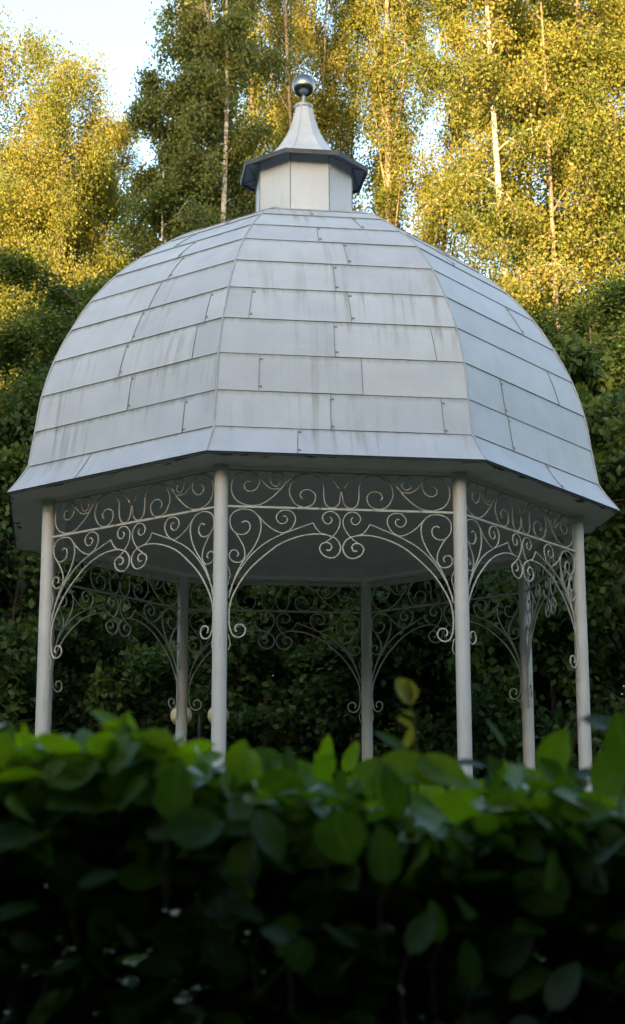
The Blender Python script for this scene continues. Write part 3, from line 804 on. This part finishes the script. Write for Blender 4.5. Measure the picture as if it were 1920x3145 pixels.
hedge = empty('hedge', (0, 3, 0)); hedge_off = Vector((0, -3, 0))
tag(hedge, 'dense clipped leafy green hedge in deep shade across the foreground', 'hedge')
rs = np.random.RandomState(8); LV = Leaves(); TW = MB()
def htop(x, y):
    return 1.522 - .055 * math.tanh(x * 2.4) + .022 * math.sin(x * 9 + y * 4) + .020 * math.sin(x * 23 + 1) + .012 * math.sin(x * 51 + y * 13) + .0 * y
def scatter(n, x0, x1, hi, L0, zlo):
    for _ in range(n):
        x = rs.uniform(x0, x1); y = 2.45 + rs.beta(1.0, 1.8) * 1.25
        zt_ = htop(x, y) - .03 * max(0, (2.75 - y)) / .3
        if rs.rand() < .55 and zlo > .8: z = zt_ - abs(rs.normal()) * .07
        else: z = rs.uniform(zlo, zt_)
        a = rs.uniform(0, 2 * PI); el = rs.uniform(-.7, .55)
        d = np.array([math.cos(a) * math.cos(el), math.sin(a) * math.cos(el), math.sin(el)])
        nr = np.array([rs.normal() * .55, rs.normal() * .55 - .35, rs.uniform(.2, 1.0)])
        L = L0 * rs.uniform(.6, 1.2)
        LV.add(np.array([x, y - 3, z]), d, nr, L, L * rs.uniform(.42, .80), rs.uniform(-.05, .25), rs.uniform(.02, .22), min(1, max(0, .6 * rs.rand() + .45 * (z - 1.26) / .25)), 6 if hi else 3, hi)  # tone by height: young leaves on top, shade painted into the colour lower down
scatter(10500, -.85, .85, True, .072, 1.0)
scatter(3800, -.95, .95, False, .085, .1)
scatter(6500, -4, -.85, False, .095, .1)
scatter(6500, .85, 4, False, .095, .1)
# leaves on the rim that stand out, each at its own spot of the hedge: view x, y, depth, length(m), width ratio, angle in view, tilt, tone
hero = [(60,1850,2.5,.075,.75,80,.2,.8),(180,1850,2.45,.080,.85,35,.35,.95),(90,1890,2.6,.08,.6,100,.3,.6),(330,1795,2.5,.075,.5,115,1.0,.2),
 (420,1900,2.35,.085,.62,85,.3,.25),(455,1820,2.9,.055,.45,75,.3,.9),(640,1830,2.8,.07,.8,10,.4,.5),(715,1860,2.7,.075,.75,20,.3,.85),(785,1810,2.9,.06,.4,85,.3,1.0),
 (845,1820,3.1,.06,.45,70,.5,.9),(890,1850,2.8,.07,.6,40,.3,.8),(940,1780,2.9,.065,.35,140,.9,.4),(1000,1850,2.5,.10,.55,-20,.3,.9),(1070,1855,2.5,.085,.65,-25,.4,.95),
 (1130,1835,2.8,.05,.55,0,1.2,.2),(1195,1760,3.0,.06,.22,118,.9,.3),(1335,1810,2.6,.078,.62,65,.25,.7),(1420,1860,2.7,.06,.55,10,1.1,.1),(1480,1850,2.5,.09,.7,60,.3,.6),(1470,1745,2.5,.085,.5,-15,1.0,.15),
 (1500,1790,2.4,.09,.6,100,.5,.4),(1230,1940,2.5,.065,.75,-5,.3,.9),(1200,1915,2.6,.055,.35,60,1.0,.3),(1350,1930,2.5,.09,.5,85,.3,.5),(1440,1930,2.6,.07,.6,40,.4,.8),(1110,2080,2.5,.07,.8,30,.3,.35),
 (822,2015,2.3,.072,.92,-70,.15,.2),(925,2055,2.3,.075,.62,95,.2,.15),(475,1990,2.3,.075,.9,20,.3,.35),(650,2010,2.35,.075,.6,-60,.6,.25),(585,2060,2.4,.06,.6,60,.3,.6),(590,1990,2.4,.055,.5,0,.4,.4),
 (590,2190,2.4,.06,.6,-20,1.0,.1),(680,2255,2.35,.06,.55,-20,1.0,.1),(720,2300,2.3,.05,.8,-80,.7,.1),(820,2250,2.4,.06,.25,-30,1.0,.1),(575,2110,2.4,.05,.45,-15,1.1,.1),(1015,2240,2.3,.065,.55,60,.4,.3),(1050,2215,2.35,.055,.5,100,.6,.5),
 (35,2190,2.4,.07,.5,20,1.0,.1),(1355,2370,2.3,.07,.6,60,.6,.1),(240,2110,2.4,.06,.5,25,1.0,.1),(1130,2320,2.3,.06,.5,100,.7,.1),(160,2320,2.4,.05,.5,30,1.0,.1),(30,2010,2.4,.08,.6,10,.5,.3),(0,1820,2.5,.07,.8,80,.3,.9)]
for _ in range(170):                      # ragged rim: leaves standing up out of the clipped top
    x = rs.uniform(-1.2, 1.2); y = rs.uniform(2.45, 3.5); L = rs.uniform(.04, .075); a = rs.normal() * .5
    d = np.array([math.sin(a), rs.normal() * .35, math.cos(a)]); nr = np.array([rs.normal() * .5, -1, rs.normal() * .5])
    b_ = np.array([x, y - 3, htop(x, y) - .03 + rs.uniform(0, .02)])
    LV.add(b_, d, nr, L, L * rs.uniform(.35, .7), rs.uniform(0, .35), rs.uniform(.05, .35), rs.rand(), 7, True)
    TW.tube([tuple(b_ + d * .004), tuple(b_ - np.array([.004, 0, .07]))], .0011, 4)
for (px, py, Y, L, wr, ang, tilt, tone) in hero:
    c = at(px, py, Y); an = R(ang)
    d = np.array([math.cos(an), .25 * math.sin(an * 3), math.sin(an)]); nr = np.array([.25 * math.sin(px), -1.0, .25 + tilt * 1.3])
    base = np.array([c.x, c.y - 3, c.z]) - d * L * .5
    LV.add(base, d, nr, L, L * wr, .12, .15, tone, 8, True)
    TW.tube([tuple(base), (base[0] - .01, base[1] + .02, base[2] - .03), (base[0] - .005, base[1] + .05, base[2] - .09)], [.0012, .0016, .002], 5)
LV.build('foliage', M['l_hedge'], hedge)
for _ in range(500):
    x = rs.uniform(-1.6, 1.6) if _ < 300 else rs.uniform(-4, 4); y = rs.uniform(-.45, .6); z = rs.uniform(.0, .9)
    l = rs.uniform(.4, .7); p0_ = Vector((x, y, z)); p1 = p0_ + Vector((rs.normal() * .06, rs.normal() * .06, l * .5)); p2 = p0_ + Vector((rs.normal() * .12, rs.normal() * .1, l))
    if p2.z > 1.56: p2.z = 1.56
    TW.tube([p0_, p1, p2], [.006, .004, .0015], 5, cap=False)
for k in range(26):
    x = -4 + k * .32 + rs.uniform(-.05, .05); TW.tube([(x, .1, 0), (x + .03, .12, .5), (x, .1, 1.1)], [.018, .014, .008], 7)
TW.build('branches', M['twig'], hedge)
# the shoot with a folded yellow young leaf
S0, S1, S2 = at(1003, 1830, 2.75), at(996, 1740, 2.75), at(985, 1690, 2.75)
sh = MB(); sh.tube([S0 + hedge_off + Vector((0, 0, -.06)), S0 + hedge_off, S1 + hedge_off, S2 + hedge_off, at(978, 1672, 2.75) + hedge_off], [.0022, .0018, .0015, .0012, .001], 6)
sho = sh.build('shoot', M['l_bud'], hedge, True)
YL = Leaves()
for (px, py, L, wr, ang, f_) in ((992, 1695, .048, .55, 118, .5), (985, 1690, .036, .4, 95, .4), (992, 1750, .028, .3, 145, .3), (975, 1800, .036, .3, 70, .3), (1000, 1722, .02, .3, 160, .2)):
    c = at(px, py, 2.75); an = R(ang); d = np.array([math.cos(an), .1, math.sin(an)])
    YL.add(np.array([c.x, c.y - 3, c.z]), d, np.array([.3, -1, .3]), L, L * wr * 1.3, .05, f_, .6, 7, True)
YL.build('young_leaf', M['l_bud'], sho)

# ------------------------------------------------------------------ light
SUN_EL, SUN_AZ = 7.0, 15.0        # sun behind the viewer, a little to the left
w = bpy.data.worlds.new('World'); sc.world = w; w.use_nodes = True
nt = w.node_tree; bg = nt.nodes['Background']
sky = nt.nodes.new('ShaderNodeTexSky'); sky.sky_type = 'NISHITA'; sky.sun_disc = False
sky.sun_elevation = R(SUN_EL); sky.sun_rotation = R(180 + SUN_AZ); sky.air_density = 1.0; sky.dust_density = 1.4; sky.ozone_density = 1.0
nt.links.new(sky.outputs[0], bg.inputs['Color']); bg.inputs['Strength'].default_value = .15
sd = bpy.data.lights.new('sun', 'SUN'); so_ = bpy.data.objects.new('sun', sd); col.objects.link(so_)
sd.energy = 4.0; sd.angle = R(.5); sd.color = (1.0, .68, .34)
dirv = Vector((math.sin(R(SUN_AZ)) * math.cos(R(SUN_EL)), math.cos(R(SUN_AZ)) * math.cos(R(SUN_EL)), -math.sin(R(SUN_EL))))
so_.rotation_euler = dirv.to_track_quat('-Z', 'Y').to_euler()
sc.view_settings.view_transform = 'Standard'; sc.view_settings.look = 'None'; sc.view_settings.exposure = 2.5; sc.view_settings.gamma = 1
sc.render.engine = 'CYCLES'
sc.cycles.use_denoising = True
sc.cycles.max_bounces = 8; sc.cycles.transmission_bounces = 4; sc.cycles.diffuse_bounces = 5
